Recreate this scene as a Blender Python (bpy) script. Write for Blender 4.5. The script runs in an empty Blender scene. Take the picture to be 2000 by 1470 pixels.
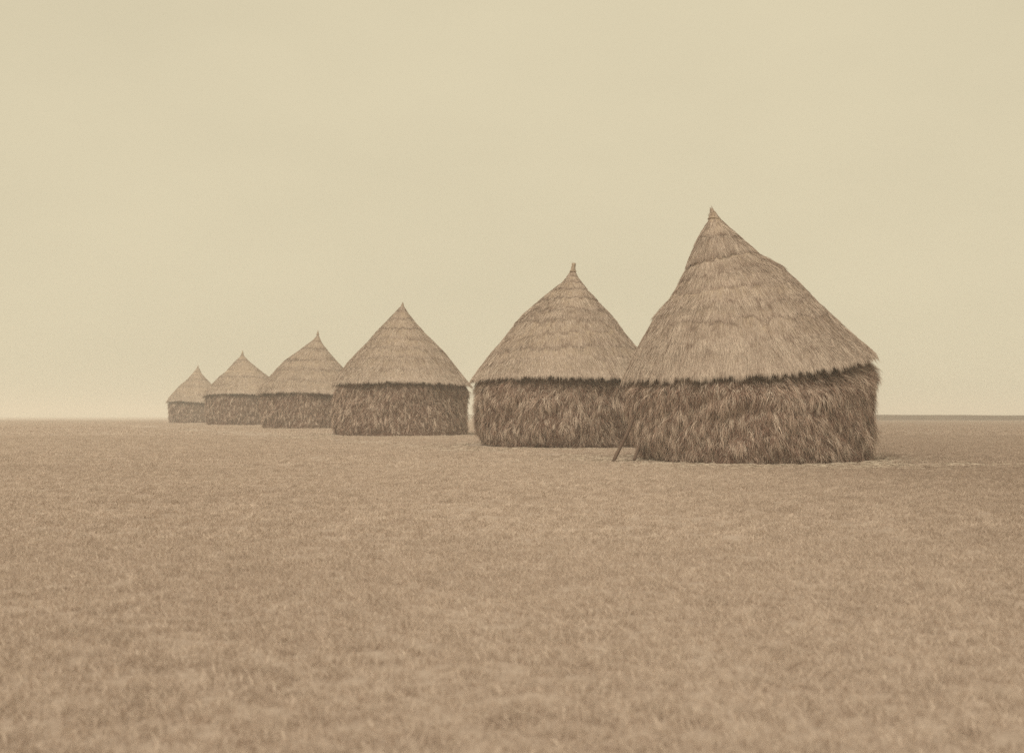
import bpy, math
import numpy as np
from mathutils import Vector

scene = bpy.context.scene
R = np.random.default_rng(7)

# ------------------------------------------------------------------ camera
F = 2144.0            # focal length in pixels of the 2000 px wide plate
EYE = 1.6
HOR = 812.0           # row of eye level on the plate
cam_d = bpy.data.cameras.new("camera")
cam = bpy.data.objects.new("camera", cam_d)
scene.collection.objects.link(cam)
cam.location = (0, 0, EYE)
cam.rotation_euler = (math.radians(90), 0, 0)
cam_d.sensor_width = 36
cam_d.lens = F / 2000 * 36
cam_d.shift_y = (HOR - 735) / 2000
cam_d.clip_start = 0.1
cam_d.clip_end = 6000
cam_d.dof.use_dof = True
cam_d.dof.focus_distance = 38
cam_d.dof.aperture_fstop = 1.45
scene.camera = cam

# ------------------------------------------------------------------ light
SUN_EL, SUN_AZ = 56, 205          # azimuth measured clockwise from +Y (behind the camera, to the left)
world = bpy.data.worlds.new("World")
scene.world = world
world.use_nodes = True
nt = world.node_tree
nt.nodes.clear()
sky = nt.nodes.new("ShaderNodeTexSky")
sky.sky_type = 'NISHITA'
sky.sun_disc = False
sky.sun_elevation = math.radians(SUN_EL)
sky.sun_rotation = math.radians(SUN_AZ)
sky.dust_density = 6
bw = nt.nodes.new("ShaderNodeRGBToBW")
mixs = nt.nodes.new("ShaderNodeMix"); mixs.data_type = 'FLOAT'
mixs.inputs[0].default_value = 0.90           # thin even overcast veils the clear sky
mixs.inputs[3].default_value = 6.6
tint = nt.nodes.new("ShaderNodeMix"); tint.data_type = 'RGBA'; tint.blend_type = 'MULTIPLY'
tint.inputs[0].default_value = 1
tint.inputs[7].default_value = (1.0, 0.885, 0.615, 1)
bg = nt.nodes.new("ShaderNodeBackground")
bg.inputs[1].default_value = 0.1125
wo = nt.nodes.new("ShaderNodeOutputWorld")
nt.links.new(sky.outputs[0], bw.inputs[0])
nt.links.new(bw.outputs[0], mixs.inputs[2])
tcw = nt.nodes.new("ShaderNodeTexCoord")
mpw = nt.nodes.new("ShaderNodeMapping"); mpw.inputs["Scale"].default_value = (1, 1, 2.2)
veil = nt.nodes.new("ShaderNodeTexNoise"); veil.inputs["Scale"].default_value = 2.3
veil.inputs["Detail"].default_value = 7; veil.inputs["Roughness"].default_value = .55
vr = nt.nodes.new("ShaderNodeMapRange"); vr.inputs[1].default_value = .3; vr.inputs[2].default_value = .7
vr.inputs[3].default_value = .955; vr.inputs[4].default_value = 1.045
vm = nt.nodes.new("ShaderNodeMath"); vm.operation = 'MULTIPLY'
nt.links.new(tcw.outputs["Generated"], mpw.inputs[0]); nt.links.new(mpw.outputs[0], veil.inputs["Vector"])
nt.links.new(veil.outputs["Fac"], vr.inputs[0]); nt.links.new(vr.outputs[0], vm.inputs[1])
nt.links.new(mixs.outputs[0], vm.inputs[0])
nt.links.new(vm.outputs[0], tint.inputs[6])
nt.links.new(tint.outputs[2], bg.inputs[0])
nt.links.new(bg.outputs[0], wo.inputs[0])

sun_d = bpy.data.lights.new("sun", 'SUN')
sun_d.energy = 2.45
sun_d.angle = math.radians(40)
sun_d.color = (1.0, 0.9, 0.72)
sun = bpy.data.objects.new("sun", sun_d)
scene.collection.objects.link(sun)
el, az = math.radians(SUN_EL), math.radians(SUN_AZ)
sdir = Vector((math.sin(az) * math.cos(el), math.cos(az) * math.cos(el), math.sin(el)))
sun.rotation_euler = sdir.to_track_quat('Z', 'Y').to_euler()
sun.location = (0, 0, 50)

scene.view_settings.view_transform = 'Standard'
scene.view_settings.look = 'None'
scene.view_settings.exposure = 0
scene.view_settings.gamma = 1
scene.view_settings.use_curve_mapping = False
scene.cycles.use_denoising = False
scene.cycles.max_bounces = 6
scene.cycles.diffuse_bounces = 4
scene.cycles.volume_bounces = 1

# ------------------------------------------------------------------ helpers
def tag(o, label=None, cat=None, group=None, kind=None):
    if label: o["label"] = label
    if cat: o["category"] = cat
    if group: o["group"] = group
    if kind: o["kind"] = kind
    return o

def link(o, parent=None):
    scene.collection.objects.link(o)
    if parent: o.parent = parent
    return o

def mesh_from(name, verts, quads=None, tris=None, tone=None, smooth=False):
    me = bpy.data.meshes.new(name)
    verts = np.asarray(verts, dtype=np.float32).reshape(-1, 3)
    q = np.asarray(quads if quads is not None else [], dtype=np.int32).reshape(-1, 4)
    t = np.asarray(tris if tris is not None else [], dtype=np.int32).reshape(-1, 3)
    loops = np.concatenate([q.ravel(), t.ravel()])
    sizes = np.concatenate([np.full(len(q), 4), np.full(len(t), 3)]).astype(np.int32)
    starts = np.concatenate([[0], np.cumsum(sizes)[:-1]]).astype(np.int32)
    me.vertices.add(len(verts)); me.vertices.foreach_set("co", verts.ravel())
    if len(sizes) == 0:
        me.update(); return me
    me.loops.add(len(loops)); me.loops.foreach_set("vertex_index", loops)
    me.polygons.add(len(sizes)); me.polygons.foreach_set("loop_start", starts)
    me.update(calc_edges=True)
    if tone is not None:
        a = me.attributes.new("tone", 'FLOAT', 'POINT')
        a.data.foreach_set("value", np.asarray(tone, dtype=np.float32))
    if smooth:
        me.polygons.foreach_set("use_smooth", np.ones(len(sizes), dtype=bool))
    me.validate()
    return me

def norm(v):
    return v / np.maximum(np.linalg.norm(v, axis=-1, keepdims=True), 1e-9)

def strands(P, D0, D1, L, W, N, tone):
    """thin bent blades: root P, first half along D0, second half along D1, length L, width W, N roughly the facing"""
    n = len(P)
    L = L[:, None]; W = W[:, None]
    S = norm(np.cross(D0, N))
    tw = R.normal(0, 0.5, n)[:, None]
    S = norm(S * np.cos(tw) + N * np.sin(tw)) * W * 0.5
    M = P + D0 * L * 0.5
    T = M + D1 * L * 0.5
    V = np.stack([P - S, P + S, M + S * .85, M - S * .85, T], axis=1).reshape(-1, 3)
    b = (np.arange(n) * 5)[:, None]
    q = b + np.array([[0, 1, 2, 3]])
    t = b + np.array([[3, 2, 4]])
    return V, q, t, np.repeat(tone, 5)

# smooth value noise for modelling
def vnoise(x, y, seed=0):
    g = np.random.default_rng(seed).random((64, 64))
    xi = np.floor(x).astype(int); yi = np.floor(y).astype(int)
    fx = x - xi; fy = y - yi
    fx = fx * fx * (3 - 2 * fx); fy = fy * fy * (3 - 2 * fy)
    a = g[xi % 64, yi % 64]; b = g[(xi + 1) % 64, yi % 64]
    c = g[xi % 64, (yi + 1) % 64]; d = g[(xi + 1) % 64, (yi + 1) % 64]
    return (a * (1 - fx) + b * fx) * (1 - fy) + (c * (1 - fx) + d * fx) * fy * 1.0

def ground_z(x, y):
    x = np.asarray(x, float); y = np.asarray(y, float)
    z = np.interp(y, [-400, 0, 36, 51, 73, 100, 180, 500, 2000], [-.2, 0, 0, .09, .24, .42, .41, .3, .1])
    near = np.clip(1 - np.hypot(x, y) / 120, 0, 1)
    z = z + near * (0.05 * (vnoise(x / 3.1 + 20, y / 3.1 + 20, 3) - .5) + 0.03 * (vnoise(x / .7 + 30, y / .7 + 9, 4) - .5))
    return z

# ------------------------------------------------------------------ materials
def new_mat(name):
    m = bpy.data.materials.new(name); m.use_nodes = True
    n = m.node_tree.nodes; n.clear()
    out = n.new("ShaderNodeOutputMaterial"); p = n.new("ShaderNodeBsdfPrincipled")
    m.node_tree.links.new(p.outputs[0], out.inputs[0])
    p.inputs["Roughness"].default_value = 0.9
    p.inputs["Specular IOR Level"].default_value = 0.1
    return m, m.node_tree, p

def ramp(t, stops):
    r = t.nodes.new("ShaderNodeValToRGB")
    e = r.color_ramp.elements
    e[0].position, e[0].color = stops[0][0], (*stops[0][1], 1)
    e[1].position, e[1].color = stops[-1][0], (*stops[-1][1], 1)
    for p, c in stops[1:-1]:
        k = e.new(p); k.color = (*c, 1)
    return r

def noise(t, vec, scale, detail=4, rough=.6):
    n = t.nodes.new("ShaderNodeTexNoise")
    n.inputs["Scale"].default_value = scale; n.inputs["Detail"].default_value = detail
    n.inputs["Roughness"].default_value = rough
    t.links.new(vec, n.inputs["Vector"])
    return n.outputs["Fac"]

def math_node(t, op, a, b=None):
    m = t.nodes.new("ShaderNodeMath"); m.operation = op
    for i, v in enumerate((a, b)):
        if v is None: continue
        if isinstance(v, (int, float)): m.inputs[i].default_value = v
        else: t.links.new(v, m.inputs[i])
    return m.outputs[0]

def straw_mat(name, dark, mid, light, patch=0.35):
    """colour of each straw from its own tone, with weathered patches"""
    m, t, p = new_mat(name)
    at = t.nodes.new("ShaderNodeAttribute"); at.attribute_name = "tone"
    geo = t.nodes.new("ShaderNodeNewGeometry")
    n1 = noise(t, geo.outputs["Position"], 1.1, 5)
    v = math_node(t, 'ADD', at.outputs["Fac"], math_node(t, 'MULTIPLY', math_node(t, 'SUBTRACT', n1, .5), patch * 2))
    r = ramp(t, [(0, dark), (.5, mid), (1, light)])
    t.links.new(v, r.inputs[0]); t.links.new(r.outputs[0], p.inputs["Base Color"])
    return m

M_thatch = straw_mat("thatch_straw", (.19, .128, .102), (.41, .326, .28), (.60, .505, .44), .2)
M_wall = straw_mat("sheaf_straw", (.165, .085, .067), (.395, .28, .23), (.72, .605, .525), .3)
M_litter = straw_mat("litter_straw", (.24, .175, .14), (.43, .36, .30), (.60, .525, .45), .3)

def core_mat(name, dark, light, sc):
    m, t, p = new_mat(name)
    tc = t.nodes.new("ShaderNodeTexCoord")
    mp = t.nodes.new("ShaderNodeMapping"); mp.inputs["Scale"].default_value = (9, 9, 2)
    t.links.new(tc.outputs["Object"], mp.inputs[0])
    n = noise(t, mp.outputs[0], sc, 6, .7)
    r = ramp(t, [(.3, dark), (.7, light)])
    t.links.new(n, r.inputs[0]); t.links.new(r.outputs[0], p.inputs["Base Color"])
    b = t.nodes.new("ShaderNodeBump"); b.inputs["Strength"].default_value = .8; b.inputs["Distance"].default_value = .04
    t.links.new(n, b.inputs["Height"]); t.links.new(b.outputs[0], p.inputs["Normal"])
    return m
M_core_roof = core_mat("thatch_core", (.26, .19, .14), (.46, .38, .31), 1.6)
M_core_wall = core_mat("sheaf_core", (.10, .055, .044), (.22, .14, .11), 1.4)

def field_colour(t, stops):
    geo = t.nodes.new("ShaderNodeNewGeometry")
    pos = geo.outputs["Position"]
    big = noise(t, pos, .05, 3)
    med = noise(t, pos, .8, 5)
    fin = noise(t, pos, 9, 5, .7)
    v = math_node(t, 'ADD', math_node(t, 'MULTIPLY', big, .3), math_node(t, 'ADD', math_node(t, 'MULTIPLY', med, .10), math_node(t, 'MULTIPLY', fin, .6)))
    r = ramp(t, stops)
    t.links.new(v, r.inputs[0])
    # the field colour turns darker and browner towards the right of the row
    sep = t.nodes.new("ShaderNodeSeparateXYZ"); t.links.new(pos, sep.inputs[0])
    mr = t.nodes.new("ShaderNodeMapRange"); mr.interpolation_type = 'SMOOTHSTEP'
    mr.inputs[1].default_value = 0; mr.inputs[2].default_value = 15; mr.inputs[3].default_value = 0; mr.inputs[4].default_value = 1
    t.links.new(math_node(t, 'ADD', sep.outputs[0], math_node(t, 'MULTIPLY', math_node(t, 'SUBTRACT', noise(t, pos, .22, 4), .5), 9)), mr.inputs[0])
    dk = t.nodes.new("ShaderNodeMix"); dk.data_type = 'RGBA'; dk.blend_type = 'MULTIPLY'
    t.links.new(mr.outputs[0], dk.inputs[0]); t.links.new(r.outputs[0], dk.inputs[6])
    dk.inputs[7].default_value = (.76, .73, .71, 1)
    return dk.outputs[2], fin, med

M_ground, t, p = new_mat("field_soil")
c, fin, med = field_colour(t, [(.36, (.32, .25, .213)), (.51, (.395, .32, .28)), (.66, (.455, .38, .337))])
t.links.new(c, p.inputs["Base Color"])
b = t.nodes.new("ShaderNodeBump"); b.inputs["Strength"].default_value = .7; b.inputs["Distance"].default_value = .05
t.links.new(fin, b.inputs["Height"]); t.links.new(b.outputs[0], p.inputs["Normal"])

M_grass, t, p = new_mat("dry_grass")
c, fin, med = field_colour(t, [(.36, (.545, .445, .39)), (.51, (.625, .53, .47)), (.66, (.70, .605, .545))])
at = t.nodes.new("ShaderNodeAttribute"); at.attribute_name = "tone"
mx = t.nodes.new("ShaderNodeMix"); mx.data_type = 'RGBA'; mx.blend_type = 'MULTIPLY'; mx.inputs[0].default_value = 1
rr = ramp(t, [(0, (.66, .63, .61)), (1, (1.10, 1.10, 1.09))])
oinf = t.nodes.new("ShaderNodeObjectInfo")
t.links.new(math_node(t, 'ADD', math_node(t, 'MULTIPLY', at.outputs["Fac"], .5), math_node(t, 'MULTIPLY', oinf.outputs["Random"], .5)), rr.inputs[0])
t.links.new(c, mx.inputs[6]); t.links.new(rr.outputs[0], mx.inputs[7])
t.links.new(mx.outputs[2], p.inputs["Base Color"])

tr = t.nodes.new("ShaderNodeBsdfTranslucent"); ms = t.nodes.new("ShaderNodeMixShader")
ms.inputs[0].default_value = .12             # thin dry blades let light through
og = [n for n in t.nodes if n.type == 'OUTPUT_MATERIAL'][0]
t.links.new(mx.outputs[2], tr.inputs["Color"])
t.links.new(p.outputs[0], ms.inputs[1]); t.links.new(tr.outputs[0], ms.inputs[2]); t.links.new(ms.outputs[0], og.inputs[0])

M_ridge, t, p = new_mat("fallow_ridge")
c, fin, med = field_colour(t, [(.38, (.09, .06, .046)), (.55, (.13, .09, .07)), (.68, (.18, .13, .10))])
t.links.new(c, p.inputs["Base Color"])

M_wood, t, p = new_mat("weathered_wood")
tc = t.nodes.new("ShaderNodeTexCoord")
mp = t.nodes.new("ShaderNodeMapping"); mp.inputs["Scale"].default_value = (30, 30, 2)
t.links.new(tc.outputs["Object"], mp.inputs[0])
n = noise(t, mp.outputs[0], 1.0, 5)
r = ramp(t, [(.3, (.08, .05, .04)), (.7, (.16, .11, .088))])
t.links.new(n, r.inputs[0]); t.links.new(r.outputs[0], p.inputs["Base Color"])

# ------------------------------------------------------------------ ground
def axis(lo, hi, fine_lo, fine_hi, step):
    a = list(np.arange(fine_lo, fine_hi + 1e-6, step))
    s, v = step, a[-1]
    while v < hi:
        s *= 1.12; v += s; a.append(min(v, hi))
    s, v = step, a[0]
    pre = []
    while v > lo:
        s *= 1.12; v -= s; pre.append(max(v, lo))
    return np.array(pre[::-1] + a)
xs = axis(-1500, 1500, -30, 30, .3)
ys = axis(-300, 1900, 0, 60, .3)
X, Y = np.meshgrid(xs, ys)
Z = ground_z(X, Y)
nx, ny = len(xs), len(ys)
idx = np.arange(nx * ny).reshape(ny, nx)
quads = np.stack([idx[:-1, :-1], idx[:-1, 1:], idx[1:, 1:], idx[1:, :-1]], -1).reshape(-1, 4)
gm = mesh_from("ground", np.stack([X, Y, Z], -1), quads, smooth=True)
gm.materials.append(M_ground)
ground = link(bpy.data.objects.new("ground", gm)); tag(ground, kind="structure")

# low dark rise along the skyline on the right, running away to the left
def px_to(x, y, d):
    return (x - 1000) * d / F, EYE + (HOR - y) * d / F
prof = [(760, 812.5, 700), (860, 809.5, 620), (1000, 808, 540), (1250, 808, 430), (1500, 808.7, 350), (1720, 809.5, 300), (2000, 811, 285), (2300, 810, 275), (2700, 811, 270)]
px_ = np.linspace(760, 2700, 120)
top = np.interp(px_, [q[0] for q in prof], [q[1] for q in prof]) + (vnoise(px_ / 37, px_ * 0, 9) - .5) * .8
dep = np.interp(px_, [q[0] for q in prof], [q[2] for q in prof])
rows = []
for off, fz in ((-12, None), (-6, .62), (0, 1.0), (60, .95), (140, None)):
    dd = dep + off
    Xr = (px_ - 1000) * dep / F
    zt = EYE + (HOR - top) * dep / F
    gz = ground_z(Xr, dd)
    zz = gz - .3 if fz is None else gz + (zt - gz) * fz
    rows.append(np.stack([Xr, dd, zz], -1))
V = np.stack(rows)
k, m_ = V.shape[:2]
idx = np.arange(k * m_).reshape(k, m_)
quads = np.stack([idx[:-1, :-1], idx[:-1, 1:], idx[1:, 1:], idx[1:, :-1]], -1).reshape(-1, 4)
rm = mesh_from("low_ridge", V, quads, smooth=True); rm.materials.append(M_ridge)
tag(link(bpy.data.objects.new("low_ridge", rm)), kind="structure")

# ------------------------------------------------------------------ straw stacks
def build_stack(spec):
    d = spec['d']
    S = np.array(spec['sections'], float)            # xL yL xR yR from eave to tip
    ns = len(S)
    un = np.linspace(0, 1, ns)
    k = d / F
    cx0 = (S[0, 0] + S[0, 2]) / 2; r0 = (S[0, 2] - S[0, 0]) / 2 * k
    Xc = (cx0 - 1000) * k
    gz = float(ground_z(Xc, d - r0))
    hem = np.array(spec['hem'], float)
    seed = spec['seed']

    def hem_z(sx):
        x = cx0 + sx * r0 / k
        y = np.interp(x, hem[:, 0], hem[:, 1])
        dep = d - r0 * np.sqrt(np.clip(1 - sx * sx, 0, 1))
        return EYE + (HOR - y) * dep / F + spec.get('drop', .19)      # fringe hangs this far below

    def circle(xl, xr):
        """centre x and radius of the disc at depth d whose edges are seen at columns xl and xr"""
        al, ar = np.arctan((xl - 1000) / F), np.arctan((xr - 1000) / F)
        c_, h_ = (al + ar) / 2, (ar - al) / 2
        return d * np.tan(c_), np.maximum(d / np.cos(c_) * np.sin(h_) - .06, .02)
    sm = lambda u, c: np.interp(u, un, S[:, c])
    def roof(u, th, out=0.0):
        sx = np.cos(th)
        xl, yl, xr, yr = sm(u, 0), sm(u, 1), sm(u, 2), sm(u, 3)
        xc, r = circle(xl, xr)
        y = (yl + yr) / 2 + (yr - yl) / 2 * sx
        z = EYE + (HOR - y) * k
        z0 = EYE + (HOR - ((S[0, 1] + S[0, 3]) / 2 + (S[0, 3] - S[0, 1]) / 2 * sx)) * k
        z = z + (hem_z(sx) - z0) * np.clip(1 - u * 1.6, 0, 1) ** 1.5
        # lumpy, slightly sagging surface
        lump = (vnoise(np.cos(th) * 2.2 + 8 + seed, np.sin(th) * 2.2 + u * 5 + 8, 11) - .5) * .22 * np.minimum(1, r / 2)
        lump = lump * np.abs(np.sin(th))             # keeps the profile
        rr = r + out + lump
        return np.stack([xc + rr * sx, d + rr * np.sin(th) + 0 * u, z], -1)

    WL = np.array(spec['wallL'], float); WR = np.array(spec['wallR'], float)   # (frac 0 base..1 top, x)
    def wall(v, th, out=0.0):
        sx = np.cos(th)
        xl = np.interp(v, WL[:, 0], WL[:, 1]); xr = np.interp(v, WR[:, 0], WR[:, 1])
        xc, r = circle(xl, xr)
        r = r - .30 * np.clip((v - .82) / .16, 0, 1)
        lump = (vnoise(np.cos(th) * 3 + 8 + seed, np.sin(th) * 3 + v * 3.2 + 8, 21) - .5) * .40 \
             + (vnoise(np.cos(th) * 9 + 12, np.sin(th) * 9 + v * 8 + 12 + seed, 22) - .5) * .18
        rr = r + out + lump * (.7 + .3 * np.abs(np.sin(th)))
        zb = gz - .06
        z = zb + (hem_z(sx) - spec.get('drop', .19) + .30 - zb) * v
        return np.stack([xc + rr * sx, d + rr * np.sin(th), z], -1)

    base = np.array([Xc, d, gz])
    root = bpy.data.objects.new("straw_stack", None)
    root.location = base; root.empty_display_size = 1
    link(root)
    tag(root, spec['label'], "haystack", "thatched straw stacks in a receding row")

    def part(name, V, q=None, t=None, tone=None, mat=None, parent=root, smooth=False, kind=None):
        me = mesh_from(name, V - base, q, t, tone, smooth)
        me.materials.append(mat)
        o = bpy.data.objects.new(name, me); link(o, parent)
        if kind: o["kind"] = kind
        return o

    def shell(fn, us, nth, closed_ring=True):
        th = np.linspace(0, 2 * np.pi, nth, endpoint=False)
        U, T = np.meshgrid(us, th, indexing='ij')
        V = fn(U, T)
        idx = np.arange(len(us) * nth).reshape(len(us), nth)
        nx_ = np.roll(idx, -1, axis=1)
        q = np.stack([idx[:-1], nx_[:-1], nx_[1:], idx[1:]], -1).reshape(-1, 4)
        return V, q

    def frame(fn, u, th, e=.01):
        P = fn(u, th)
        Du = norm(fn(np.minimum(u + e, 1), th) - fn(np.minimum(u + e, 1) - 2 * e, th))
        Dt = norm(fn(u, th + e) - fn(u, th - e))
        N = norm(np.cross(Dt, Du))
        rad = np.stack([np.cos(th), np.sin(th), 0 * th], -1)
        flip = np.sign((N * rad).sum(-1, keepdims=True)); flip[flip == 0] = 1
        return P, Du, Dt, N * flip

    def angles(n, front=.8):
        nf = int(n * front)
        a = -np.pi / 2 + (R.random(nf) - .5) * np.pi * 1.15
        return np.concatenate([a, R.random(n - nf) * 2 * np.pi])

    q_ = spec['dens']; wsc = spec['wsc']
    # ---- wall of sheaves
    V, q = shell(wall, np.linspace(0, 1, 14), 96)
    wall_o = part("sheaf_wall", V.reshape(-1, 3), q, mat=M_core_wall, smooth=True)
    ncl = int(13000 * q_); per = 8
    tc, vc = angles(ncl), R.random(ncl) ** .95 * 1.0
    th = np.repeat(tc, per) + R.normal(0, .009, ncl * per)
    v = np.clip(np.repeat(vc, per) + R.normal(0, .018, ncl * per), .0, 1)
    lean = np.repeat(R.normal(0, .30, ncl), per) + R.normal(0, .24, ncl * per)
    outw = np.repeat(np.clip(R.normal(.55, .28, ncl), .05, 1.3), per) + R.normal(0, .16, ncl * per)
    Ls = np.repeat(R.uniform(.15, .42, ncl), per) * R.uniform(.7, 1.25, ncl * per)
    ton = np.repeat(R.normal(.45, .3, ncl), per) + R.normal(0, .18, ncl * per)
    # flyaway single straws
    nf = int(15000 * q_)
    th = np.concatenate([th, angles(nf)]); v = np.concatenate([v, R.random(nf)])
    lean = np.concatenate([lean, R.normal(0, .75, nf)]); outw = np.concatenate([outw, R.uniform(.1, 1.2, nf)])
    Ls = np.concatenate([Ls, R.uniform(.12, .42, nf)]); ton = np.concatenate([ton, R.normal(.7, .25, nf)])
    # heavier pale locks hanging over the rest
    nl = int(620 * q_); pl = 26; nn = nl * pl
    tl, vl = angles(nl), R.uniform(.12, .95, nl)
    th = np.concatenate([th, np.repeat(tl, pl) + R.normal(0, .007, nn)])
    v = np.concatenate([v, np.clip(np.repeat(vl, pl) + R.normal(0, .03, nn), 0, 1)])
    lean = np.concatenate([lean, np.repeat(R.normal(0, .2, nl), pl) + R.normal(0, .1, nn)])
    outw = np.concatenate([outw, np.repeat(R.uniform(.2, .6, nl), pl) + R.normal(0, .1, nn)])
    Ls = np.concatenate([Ls, np.repeat(R.uniform(.3, .6, nl), pl) * R.uniform(.6, 1.1, nn)])
    ton = np.concatenate([ton, np.repeat(R.normal(.72, .16, nl), pl) + R.normal(0, .14, nn)])
    P, Du, Dt, N = frame(wall, v, th)
    Ls = Ls * np.clip(.45 + v * 2.2, .45, 1)         # short at the foot, so they end on the ground
    down = -Du
    topz = np.clip((v - .84) / .1, 0, 1)
    Ls = Ls * (1 - .2 * topz); outw = outw * (1 - .45 * topz)
    D0 = norm(down * .55 + N * outw[:, None] + Dt * lean[:, None])
    D1 = norm(down * .9 + N * (outw * .5)[:, None] + Dt * lean[:, None])
    P = P - N * .05 + N * (np.concatenate([np.repeat(np.clip(R.normal(0, .06, ncl), -.1, .16), per), R.uniform(-.02, .05, nf), np.repeat(R.uniform(0, .12, nl), pl)]))[:, None]
    W = R.uniform(.006, .014, len(P)) * wsc
    Vs, qs, ts, tn = strands(P, D0, D1, Ls, W, N, ton)
    Vs[:, 2] = np.maximum(Vs[:, 2], gz - .02 + R.random(len(Vs)) * .05)
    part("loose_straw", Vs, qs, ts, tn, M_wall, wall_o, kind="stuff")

    # ---- thatch in courses, each lapping the one below
    cu = spec['courses']
    for i in range(len(cu)):
        u0 = cu[i]; u1 = cu[i + 1] if i + 1 < len(cu) else 1.0
        top_u = min(1.0, u1 + .03)
        rmid = float(np.interp(u0, un, (S[:, 2] - S[:, 0]) / 2)) * k
        proud = (.07 if i == 0 else spec.get('step', .05) * (1.2 if u0 > .5 else .3)) * min(1, .35 + rmid / 2)
        ph = seed * 3.1 + i * 7.7
        def wob(th, a=.5):
            return (vnoise(np.cos(th) * 2 + ph + 9, np.sin(th) * 2 + 9, 31) - .5) * .04 * a \
                 + (vnoise(np.cos(th) * 14 * min(1, .3 + rmid / 3) + ph + 20, np.sin(th) * 14 * min(1, .3 + rmid / 3) + 20, 32) - .5) * .03
        def course(s, th):
            """s: -1..0 underside lip, 0..1 outer face from lower edge to top"""
            f = np.clip(s, 0, 1)
            w = wob(th) if i else 0 * th
            u = u0 + w * (1 - f) + (top_u - u0) * f
            u = np.clip(u, 0, 1)
            out = proud * (1 - f) * np.clip(vnoise(np.cos(th) * 5 + ph + 12, np.sin(th) * 5 + 12, 33) * 1.6 - .2, .25 if i == 0 or u0 < .5 else .6, 1.0) + .005
            out = np.where(s < 0, out + s * (.42 if i == 0 else .1) * min(1, rmid / 2), out)
            P_ = roof(u, th, out)
            return P_
        nth = 110 if rmid > 1 else 40
        ss = np.array([-1, 0, .08, .3, .6, 1.0])
        V, q = shell(course, ss, nth)
        co = part("thatch_course", V.reshape(-1, 3), q, mat=M_core_roof, smooth=False)
        # straws of this course
        r1 = float(np.interp(u1, un, (S[:, 2] - S[:, 0]) / 2)) * k
        slant = np.hypot(rmid - r1, abs(np.interp(u0, un, S[:, 1]) - np.interp(u1, un, S[:, 1])) * k)
        area = np.pi * (rmid + r1) * slant
        n = int(area * 820 * q_) + 120
        th = angles(n); s = R.random(n)
        # hem clumps reach further down
        nh = int(2 * np.pi * rmid * (480 if i == 0 else 260) * q_) + 30
        thh = angles(nh); sh = R.random(nh) ** 2 * .3
        th = np.concatenate([th, thh]); s = np.concatenate([s, sh])
        n2 = n + nh
        P, Du, Dt, N = frame(course, np.clip(s, .02, .98), th)
        clump = vnoise(th * rmid * 3.2 + 30, s * 2 + ph + 30, 41)
        L = R.uniform(.22, .5, n2) * (.7 + .6 * clump)
        # straws in the middle of a course end above its hem unless they are hem straws
        jag = vnoise(th * rmid * 10 + 60, 0 * s + ph + 60, 43) ** 1.5 * (.7 + .6 * vnoise(th * rmid * 1.8 + 60, 0 * s + ph + 61, 44))
        L = np.minimum(L, slant * s + (.12 if i == 0 else .07) + jag * (.48 if i == 0 else (.08 if u0 > .5 else .15)) + R.random(n2) * (.12 if i == 0 else .07))
        if rmid < 1: L = np.minimum(L, .25 + .15 * rmid)
        lift = R.uniform(.0, .13, n2) + .10 * (R.random(n2) < .06)
        if i == 0: lift = lift + .05
        side = R.normal(0, .085, n2) + (vnoise(th * rmid * 1.3 + 50, s * 1.5 + ph + 50, 42) - .5) * .35
        D0 = norm(-Du + N * lift[:, None] + Dt * side[:, None])
        D1 = norm(-Du + N * (lift * .3)[:, None] + Dt * (side * 1.2)[:, None] + np.array([0, 0, -.12]))
        gap_shade = vnoise(th * rmid * 5 + 70, s * 6 + ph + 70, 45)  # shade of gaps in the thatch, painted as dark straw tone
        if i == 0: D1 = norm(D1 + np.array([0, 0, -.55]) * np.clip((L / slant - s) * 3, 0, 1)[:, None])
        band = np.exp(-s / .1) * (.5 + .9 * vnoise(th * rmid * 1.5 + 80, 0 * s + ph + 80, 46)) if i else -.28     # darker towards the lower edge, lowest course paler
        ton = R.normal(.54, .2, n2) - .36 * band + (clump - .5) * .4 - .75 * np.clip(gap_shade - .72, 0, 1) / .28 * (.4 + .6 * (s > .6))
        W = R.uniform(.006, .013, n2) * wsc
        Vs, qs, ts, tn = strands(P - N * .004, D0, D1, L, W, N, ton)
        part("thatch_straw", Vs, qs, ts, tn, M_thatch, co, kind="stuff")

    # ---- bound tip
    tip = spec['tip']
    rings = []; nth = 14
    for (x, y, rp) in tip['rings']:
        a = np.linspace(0, 2 * np.pi, nth, endpoint=False)
        rr = rp * k * (1 + .12 * np.sin(a * 5 + y))
        cxw, cz = (x - 1000) * k, EYE + (HOR - y) * k
        rings.append(np.stack([cxw + rr * np.cos(a), d + rr * np.sin(a), cz + 0 * a], -1))
    V = np.stack(rings); m2 = len(rings)
    idx = np.arange(m2 * nth).reshape(m2, nth); nx_ = np.roll(idx, -1, axis=1)
    q = np.stack([idx[:-1], nx_[:-1], nx_[1:], idx[1:]], -1).reshape(-1, 4)
    V = V.reshape(-1, 3)
    V = np.vstack([V, V[-nth:].mean(0, keepdims=True)])
    t3 = np.stack([idx[-1], nx_[-1], np.full(nth, len(V) - 1)], -1)
    fo = part("straw_finial", V, q, t3, mat=M_core_roof, smooth=False)
    n = int(tip.get('n', 90))
    x0, y0, rp = tip['rings'][0]; x1, y1, rq = tip['rings'][-1]
    a = R.random(n) * 2 * np.pi; f = R.random(n)
    cxp = x0 + (x1 - x0) * f; cy = y0 + (y1 - y0) * f; rr = (rp + (rq - rp) * f) * k * 1.02
    P = np.stack([(cxp - 1000) * k + rr * np.cos(a), d + rr * np.sin(a), EYE + (HOR - cy) * k], -1)
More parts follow.
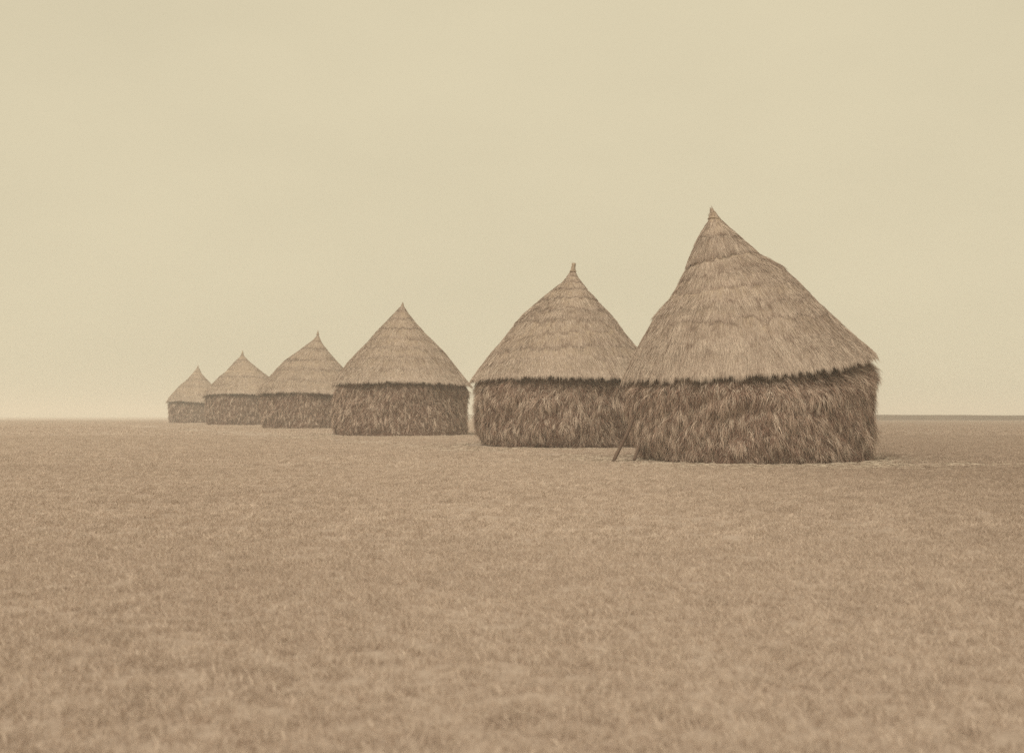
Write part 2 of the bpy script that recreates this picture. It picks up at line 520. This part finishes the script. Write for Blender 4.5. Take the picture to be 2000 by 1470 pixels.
    N = np.stack([np.cos(a), np.sin(a), 0 * a], -1)
    up = norm(np.array([[(x1 - x0), 0, (y0 - y1)]]) + N * -.15 + R.normal(0, .12, (n, 3)) * abs(y0 - y1))
    Vs, qs, ts, tn = strands(P, up, up, R.uniform(.1, .24, n) * tip.get('len', 1), R.uniform(.012, .02, n) * wsc, N, R.normal(.45, .2, n))
    part("finial_straw", Vs, qs, ts, tn, M_thatch, fo, kind="stuff")
    if tip.get('band'):
        x, y, rp = tip['band']
        a = np.linspace(0, 2 * np.pi, 40, endpoint=False); b_ = np.linspace(0, 2 * np.pi, 8, endpoint=False)
        A, B = np.meshgrid(a, b_, indexing='ij')
        rr = rp * k + .02 * np.cos(B) + .01 * np.sin(A * 9)
        V = np.stack([(x - 1000) * k + rr * np.cos(A), d + rr * np.sin(A), EYE + (HOR - y) * k + .035 * np.sin(B) + .02 * np.sin(A * 2)], -1)
        idx = np.arange(40 * 8).reshape(40, 8)
        ia, ib = np.roll(idx, -1, 0), np.roll(idx, -1, 1); iab = np.roll(ia, -1, 1)
        q = np.stack([idx, ia, iab, ib], -1).reshape(-1, 4)
        part("binding_rope", V.reshape(-1, 3), q, mat=M_core_roof, smooth=True)
    return root, Xc, d, r0, gz

STACKS = [
 dict(seed=1, d=40.3, drop=.30, dens=1.0, wsc=1.0, step=.06,
  label="nearest and tallest straw stack, its lopsided thatched cone leaning left, poles propped at its foot",
  sections=[(1220,746,1700,674),(1238,700,1672,652),(1256,662,1636,620),(1283,613,1596,585),(1306,585,1560,549),(1324,553,1524,517),(1340,520,1478,493),(1350,492,1461,477),(1362,464,1445,462),(1373,445,1424,443),(1383,428,1407,427),(1387,414,1401,414)],
  hem=[(1216,750),(1300,746),(1400,742),(1480,738),(1560,728),(1640,716),(1690,703),(1712,682)],
  wallL=[(0,1256),(.3,1243),(.6,1234),(1,1226)], wallR=[(0,1707),(.15,1701),(.4,1699),(.74,1707),(.86,1699),(1,1692)],
  courses=[0,.12,.215,.29,.37,.46,.55,.725,.905],
  tip=dict(rings=[(1394,426,9.5),(1393,418,6.5),(1391.5,412,3.5),(1390,408,1.2)], n=110, len=.75, band=(1395,427,11.3))),
 dict(seed=2, d=55.5, dens=.62, wsc=1.15, step=.05,
  label="straw stack with a slim upright stub on its peak, just left of the tallest one",
  sections=[(922,742,1290,742),(938,718,1268,712),(954,696,1243,679),(982,663,1221,652),(1009,627,1202,625),(1025,610,1190,610),(1052,587,1168,588),(1077,567,1148,566),(1096,552,1138,552),(1107,539,1129,539),(1114,528,1125,529)],
  hem=[(922,746),(960,741),(1010,738),(1060,736),(1110,738),(1180,740),(1215,741),(1290,745)],
  wallL=[(0,948),(.25,936),(.6,930),(1,928)], wallR=[(0,1268),(.5,1280),(1,1284)],
  courses=[0,.11,.2,.29,.37,.5,.61,.71,.81,.91],
  tip=dict(rings=[(1119,530,5.5),(1119.5,525,4.2),(1120.3,518,3.7),(1120.8,514,3.9)], n=40, len=.3, band=(1119.3,530,5.8))),
 dict(seed=3, d=77.5, dens=.48, wsc=1.25, step=.045,
  label="third nearest straw stack, a neat symmetrical cone with a gap of sky to its right",
  sections=[(650,750,919,749),(662,730,905,732),(680,707,887,709),(700,686,869,687),(717,668,849,667),(735,647,828,647),(755,627,812,629),(768,613,798,611),(778,602,791,600),(784,595,788,595)],
  hem=[(650,753),(670,750),(720,748),(780,746),(840,748),(880,749),(905,752),(919,756)],
  wallL=[(0,657),(.3,655),(1,654)], wallR=[(0,914),(.4,911),(.7,911),(1,914)],
  courses=[0,.13,.24,.35,.46,.58,.7,.84],
  tip=dict(rings=[(786,598,3.2),(786.3,595,2),(786.7,592,.6)], n=40, len=.6)),
 dict(seed=4, d=105., dens=.36, wsc=1.4, step=.045,
  label="third straw stack from the left, its broad roof ending in a sharp upswept tip",
  sections=[(503,768,713,768),(508,756,704,756),(524,738,690,739),(540,720,674,720),(556,704,659,705),(580,687,643,687),(600,672,631,672),(612,663,627,664),(618,655,624,656),(620,650,622,650)],
  hem=[(503,771),(530,767),(560,766),(600,766),(640,768),(713,773)],
  wallL=[(0,514),(.4,510),(1,507)], wallR=[(0,705),(1,708)],
  courses=[0,.16,.3,.44,.6,.75],
  tip=dict(rings=[(620.5,654,3),(620.8,650,1.6),(621,646,.6)], n=24, len=.7)),
 dict(seed=5, d=139., dens=.28, wsc=1.6, step=.045,
  label="second straw stack from the left, a squat cone with a small nipple-like point",
  sections=[(396,773,562,773),(400,764,553,763),(414,750,540,749),(428,736,526,736),(440,726,513,726),(458,706,488,706),(468,697,479,697),(471,691,476,692),(473,687,475,687)],
  hem=[(396,776),(420,770),(440,769),(490,769),(562,774)],
  wallL=[(0,404),(.5,400),(1,399)], wallR=[(0,556),(1,559)],
  courses=[0,.18,.34,.5,.66],
  tip=dict(rings=[(473.5,691,2.2),(473.7,688,1.3),(474,685,.5)], n=16, len=.8)),
 dict(seed=6, d=177., dens=.24, wsc=1.8, step=.045,
  label="farthest and smallest straw stack at the left end of the row, beside the open horizon",
  sections=[(325,785,446,785),(330,776,439,776),(338,767,431,767),(352,752,416,752),(366,740,404,740),(376,729,394,729),(383,720,390,720),(385,716,388,716)],
  hem=[(325,787),(345,784),(370,783),(390,785),(446,788)],
  wallL=[(0,331),(.5,329),(1,328)], wallR=[(0,440),(1,443)],
  courses=[0,.2,.38,.55,.75],
  tip=dict(rings=[(386.3,719,2),(386.5,716,1.2),(386.7,713,.5)], n=14, len=.8)),
]
placed = [build_stack(s) for s in STACKS]

# ------------------------------------------------------------------ props under the nearest stack
def pole(p0, p1, r, label):
    p0, p1 = Vector(p0), Vector(p1)
    ax = (p1 - p0); L = ax.length
    n, rings = 9, 7
    V = []
    for i in range(rings):
        f = i / (rings - 1)
        for j in range(n):
            a = 2 * math.pi * j / n
            rr = r * (1.05 - .2 * f) * (1 + .08 * math.sin(3 * a + i))
            V.append((rr * math.cos(a) + .012 * math.sin(i * 1.3), rr * math.sin(a), L * f))
    idx = np.arange(n * rings).reshape(rings, n); nx_ = np.roll(idx, -1, 1)
    q = np.stack([idx[:-1], nx_[:-1], nx_[1:], idx[1:]], -1).reshape(-1, 4)
    V.append((0, 0, L)); V.append((0, 0, 0))
    t = np.vstack([np.stack([idx[-1], nx_[-1], np.full(n, len(V) - 2)], -1), np.stack([nx_[0], idx[0], np.full(n, len(V) - 1)], -1)])
    me = mesh_from("wooden_pole", V, q, t, smooth=False); me.materials.append(M_wood)
    o = link(bpy.data.objects.new("wooden_pole", me))
    o.location = p0; o.rotation_euler = ax.to_track_quat('Z', 'Y').to_euler()
    tag(o, label, "pole", "poles propping the nearest stack")
def at(x, y, d):
    a, b = px_to(x, y, d); return (a, d, b)
pole(at(1197, 904, 37.6), at(1236, 822, 38.9), .062, "long bare wooden pole leaning between the two nearest stacks")
pole(at(1239, 898, 38.3), at(1259, 848, 40.2), .055, "short visible end of dark pole poking out at the nearest stack's left foot")

TRACK = [((8.7, 34.9), (24, 36.6), .8), ((8, 34.6), (-2, 49), 1.0), ((-2, 49), (-14, 71), 1.3), ((-14, 71), (-34, 104), 1.8), ((-34, 104), (-52, 150), 2.2)]
def track_dist(x, y):
    """distance to the trampled strip in front of the row, in half widths"""
    out = np.full(len(x), 9.)
    for (x0, y0), (x1, y1), w in TRACK:
        f = np.clip(((x - x0) * (x1 - x0) + (y - y0) * (y1 - y0)) / ((x1 - x0) ** 2 + (y1 - y0) ** 2), 0, 1)
        out = np.minimum(out, np.hypot(x - x0 - f * (x1 - x0), y - y0 - f * (y1 - y0)) / w)
    return out

# ------------------------------------------------------------------ litter of straw round the stacks
def litter():
    Ps, Ls = [], []
    for (root, Xc, d, r0, gz), n in zip(placed, (15000, 8000, 5000, 2500, 1200, 900)):
        a = -np.pi / 2 + R.normal(0, 1.15, n)
        rad = r0 + np.abs(R.normal(0, 1.15, n)) - .25
        rad = np.where(R.random(n) < .25, r0 + R.random(n) * 3.5, rad)
        x = Xc + rad * np.cos(a) * 1.1; y = d + rad * np.sin(a)
        cl = vnoise(x * 1.7 + 40, y * 1.7 + 40, 51)
        keep = R.random(n) < np.clip((cl - .25) * 2.2, .08, 1)
        Ps.append(np.stack([x, y], -1)[keep])
    # the trampled strip linking the row and running out to the right
    for (x0, y0), (x1, y1), n, w in (((8.7, 35), (20, 36.2), 1500, 1.2), ((8, 34.8), (-2, 49), 2600, 1.0), ((-2, 49), (-14, 71), 2600, 1.3), ((-14, 71), (-34, 104), 1600, 1.8)):
        f = R.random(n); w_ = R.normal(0, w, n)
        ln = math.hypot(x1 - x0, y1 - y0)
        x = x0 + (x1 - x0) * f - (y1 - y0) / ln * w_; y = y0 + (y1 - y0) * f + (x1 - x0) / ln * w_
        cl = vnoise(x * 1.2 + 40, y * 1.2 + 40, 52)
        keep = R.random(n) < np.clip((cl - .42) * 4, .04, 1)
        Ps.append(np.stack([x, y], -1)[keep])
    P = np.concatenate(Ps)
    z = ground_z(P[:, 0], P[:, 1])
    n = len(P)
    P3 = np.column_stack([P, z + R.random(n) ** 2 * .03 + .006])
    a = R.random(n) * 2 * np.pi
    tilt = R.normal(0, .07, n)
    D = norm(np.stack([np.cos(a), np.sin(a), np.abs(tilt)], -1))
    D1 = norm(D + np.stack([0 * a, 0 * a, -2 * np.abs(tilt)], -1))
    N = norm(np.stack([R.normal(0, .5, n), R.normal(0, .5, n) - .5, np.ones(n)], -1))
    Vs, q, t, tn = strands(P3, D, D1, R.uniform(.1, .42, n), R.uniform(.008, .02, n) * (1 + P[:, 1] / 90), N, R.normal(.45, .26, n))
    me = mesh_from("scattered_straw", Vs, q, t, tn); me.materials.append(M_litter)
    tag(link(bpy.data.objects.new("scattered_straw", me)), "loose pale straw strewn on the ground round the feet of the stacks", "straw", kind="stuff")
litter()

# ------------------------------------------------------------------ short dry grass of the field
def tuft(nb, spread, h, w, seed):
    rg = np.random.default_rng(seed)
    n = nb
    rr = spread * np.sqrt(rg.random(n)); a = rg.random(n) * 2 * np.pi
    P = np.stack([rr * np.cos(a), rr * np.sin(a), np.full(n, -.01)], -1)
    b_ = rg.random(n) * 2 * np.pi; ln = rg.uniform(.15, 1.0, n)
    D0 = norm(np.stack([np.cos(b_) * ln, np.sin(b_) * ln, np.ones(n)], -1))
    D1 = norm(np.stack([np.cos(b_) * ln * 2.3, np.sin(b_) * ln * 2.3, np.ones(n)], -1))
    N = norm(np.stack([np.sin(b_), -np.cos(b_), 0 * b_], -1) + rg.normal(0, .4, (n, 3)))
    Vs, q, t, tn = strands(P, D0, D1, rg.uniform(.5, 1.2, n) * h, rg.uniform(.7, 1.3, n) * w, N, rg.random(n))
    me = mesh_from("grass_tuft", Vs, q, t, tn); me.materials.append(M_grass)
    return bpy.data.objects.new("grass_tuft", me)

def points_in(d0, d1, dens, seed, fade=1e9):
    rg = np.random.default_rng(seed)
    half = .56
    side = 4.5                                   # the grass goes on beyond the edges of the view
    area = half * (d1 ** 2 - d0 ** 2) + 2 * side * (d1 - d0)
    n = int(area * dens)
    d = rg.uniform(d0, d1, n * 3)
    d = d[rg.random(n * 3) < (half * d + side) / (half * d1 + side)][:n]
    n = len(d)
    x = (rg.random(n) * 2 - 1) * (half * d + side)
    cl = .65 * vnoise(x * 8.3 + 40, d * 8.3 + 40, 61) + .15 * vnoise(x * 1.9 + 40, d * 1.9 + 40, 62) + .2 * vnoise(x * 17 + 40, d * 17 + 40, 63)
    keep = rg.random(n) < np.clip((cl - .12) * 2.2, .35, 1) * np.clip((fade - d) / (fade * .4), 0, 1)
    for root, Xc, dd, r0, gz in placed:
        keep &= np.hypot(x - Xc, d - dd) > r0 + .3 + .9 * rg.random(n)
    keep &= (track_dist(x, d) + (vnoise(x * .8 + 90, d * .8 + 90, 64) - .5) * 1.6 > 1) | (rg.random(n) < .25)
    x, d = x[keep], d[keep]
    return np.stack([x, d, ground_z(x, d)], -1)

def grass_object(name, pts, tuft_obj, smin, smax):
    me = mesh_from(name, pts)
    o = link(bpy.data.objects.new(name, me))
    g = bpy.data.node_groups.new("scatter_grass", 'GeometryNodeTree')
    g.interface.new_socket("Geometry", in_out='INPUT', socket_type='NodeSocketGeometry')
    g.interface.new_socket("Geometry", in_out='OUTPUT', socket_type='NodeSocketGeometry')
    N = g.nodes
    gi, go = N.new("NodeGroupInput"), N.new("NodeGroupOutput")
    m2p = N.new("GeometryNodeMeshToPoints")
    iop = N.new("GeometryNodeInstanceOnPoints")
    oi = N.new("GeometryNodeObjectInfo"); oi.inputs["Object"].default_value = tuft_obj
    rr = N.new("FunctionNodeRandomValue"); rr.data_type = 'FLOAT_VECTOR'
    rr.inputs[0].default_value = (-.15, -.15, 0); rr.inputs[1].default_value = (.15, .15, 6.283)
    rs = N.new("FunctionNodeRandomValue"); rs.data_type = 'FLOAT'
    rs.inputs[2].default_value = smin; rs.inputs[3].default_value = smax
    L = g.links
    L.new(gi.outputs[0], m2p.inputs[0]); L.new(m2p.outputs[0], iop.inputs["Points"])
    L.new(oi.outputs["Geometry"], iop.inputs["Instance"])
    L.new(rr.outputs[0], iop.inputs["Rotation"]); L.new(rs.outputs[1], iop.inputs["Scale"])
    L.new(iop.outputs[0], go.inputs[0])
    md = o.modifiers.new("scatter", 'NODES'); md.node_group = g
    return o

rg_specs = [
    ("short_grass", 1.2, 14, 210, tuft(30, .085, .068, .0040, 1), "short pale dry grass covering the near field", 71),
    ("short_grass", 14, 34, 60, tuft(36, .14, .075, .0075, 2), "short pale dry grass on the open field before the stacks", 72),
    ("short_grass", 34, 75, 15, tuft(44, .28, .08, .014, 3), "short pale dry grass around and behind the nearest stacks", 73),
    ("short_grass", 75, 330, 1.7, tuft(60, .9, .08, .032, 4), "far short grass fading out towards the skyline beyond the row", 74),
]
for nm, a_, b_, de, tf, lb, sd in rg_specs:
    o = grass_object(nm, points_in(a_, b_, de, sd, 330 if b_ > 100 else 1e9), tf, .6, 1.35)
    tag(o, lb, "grass", kind="stuff")

# ------------------------------------------------------------------ haze
hm, t, p = new_mat("haze")
for n in list(t.nodes):
    if n.type == 'BSDF_PRINCIPLED': t.nodes.remove(n)
out = [n for n in t.nodes if n.type == 'OUTPUT_MATERIAL'][0]
pv = t.nodes.new("ShaderNodeVolumePrincipled")
pv.inputs["Color"].default_value = (.975, .965, .94, 1)
pv.inputs["Density"].default_value = .0017
pv.inputs["Anisotropy"].default_value = 0.0
t.links.new(pv.outputs[0], out.inputs["Volume"])
x0, x1, y0, y1, z0, z1 = -1600, 1600, -400, 2000, -1.6, 13
V = [(x, y, z) for z in (z0, z1) for (x, y) in ((x0, y0), (x1, y0), (x1, y1), (x0, y1))]
q = [(3, 2, 1, 0), (4, 5, 6, 7), (0, 1, 5, 4), (1, 2, 6, 5), (2, 3, 7, 6), (3, 0, 4, 7)]
me = mesh_from("haze", V, q); me.materials.append(hm)
tag(link(bpy.data.objects.new("haze", me)), kind="stuff")
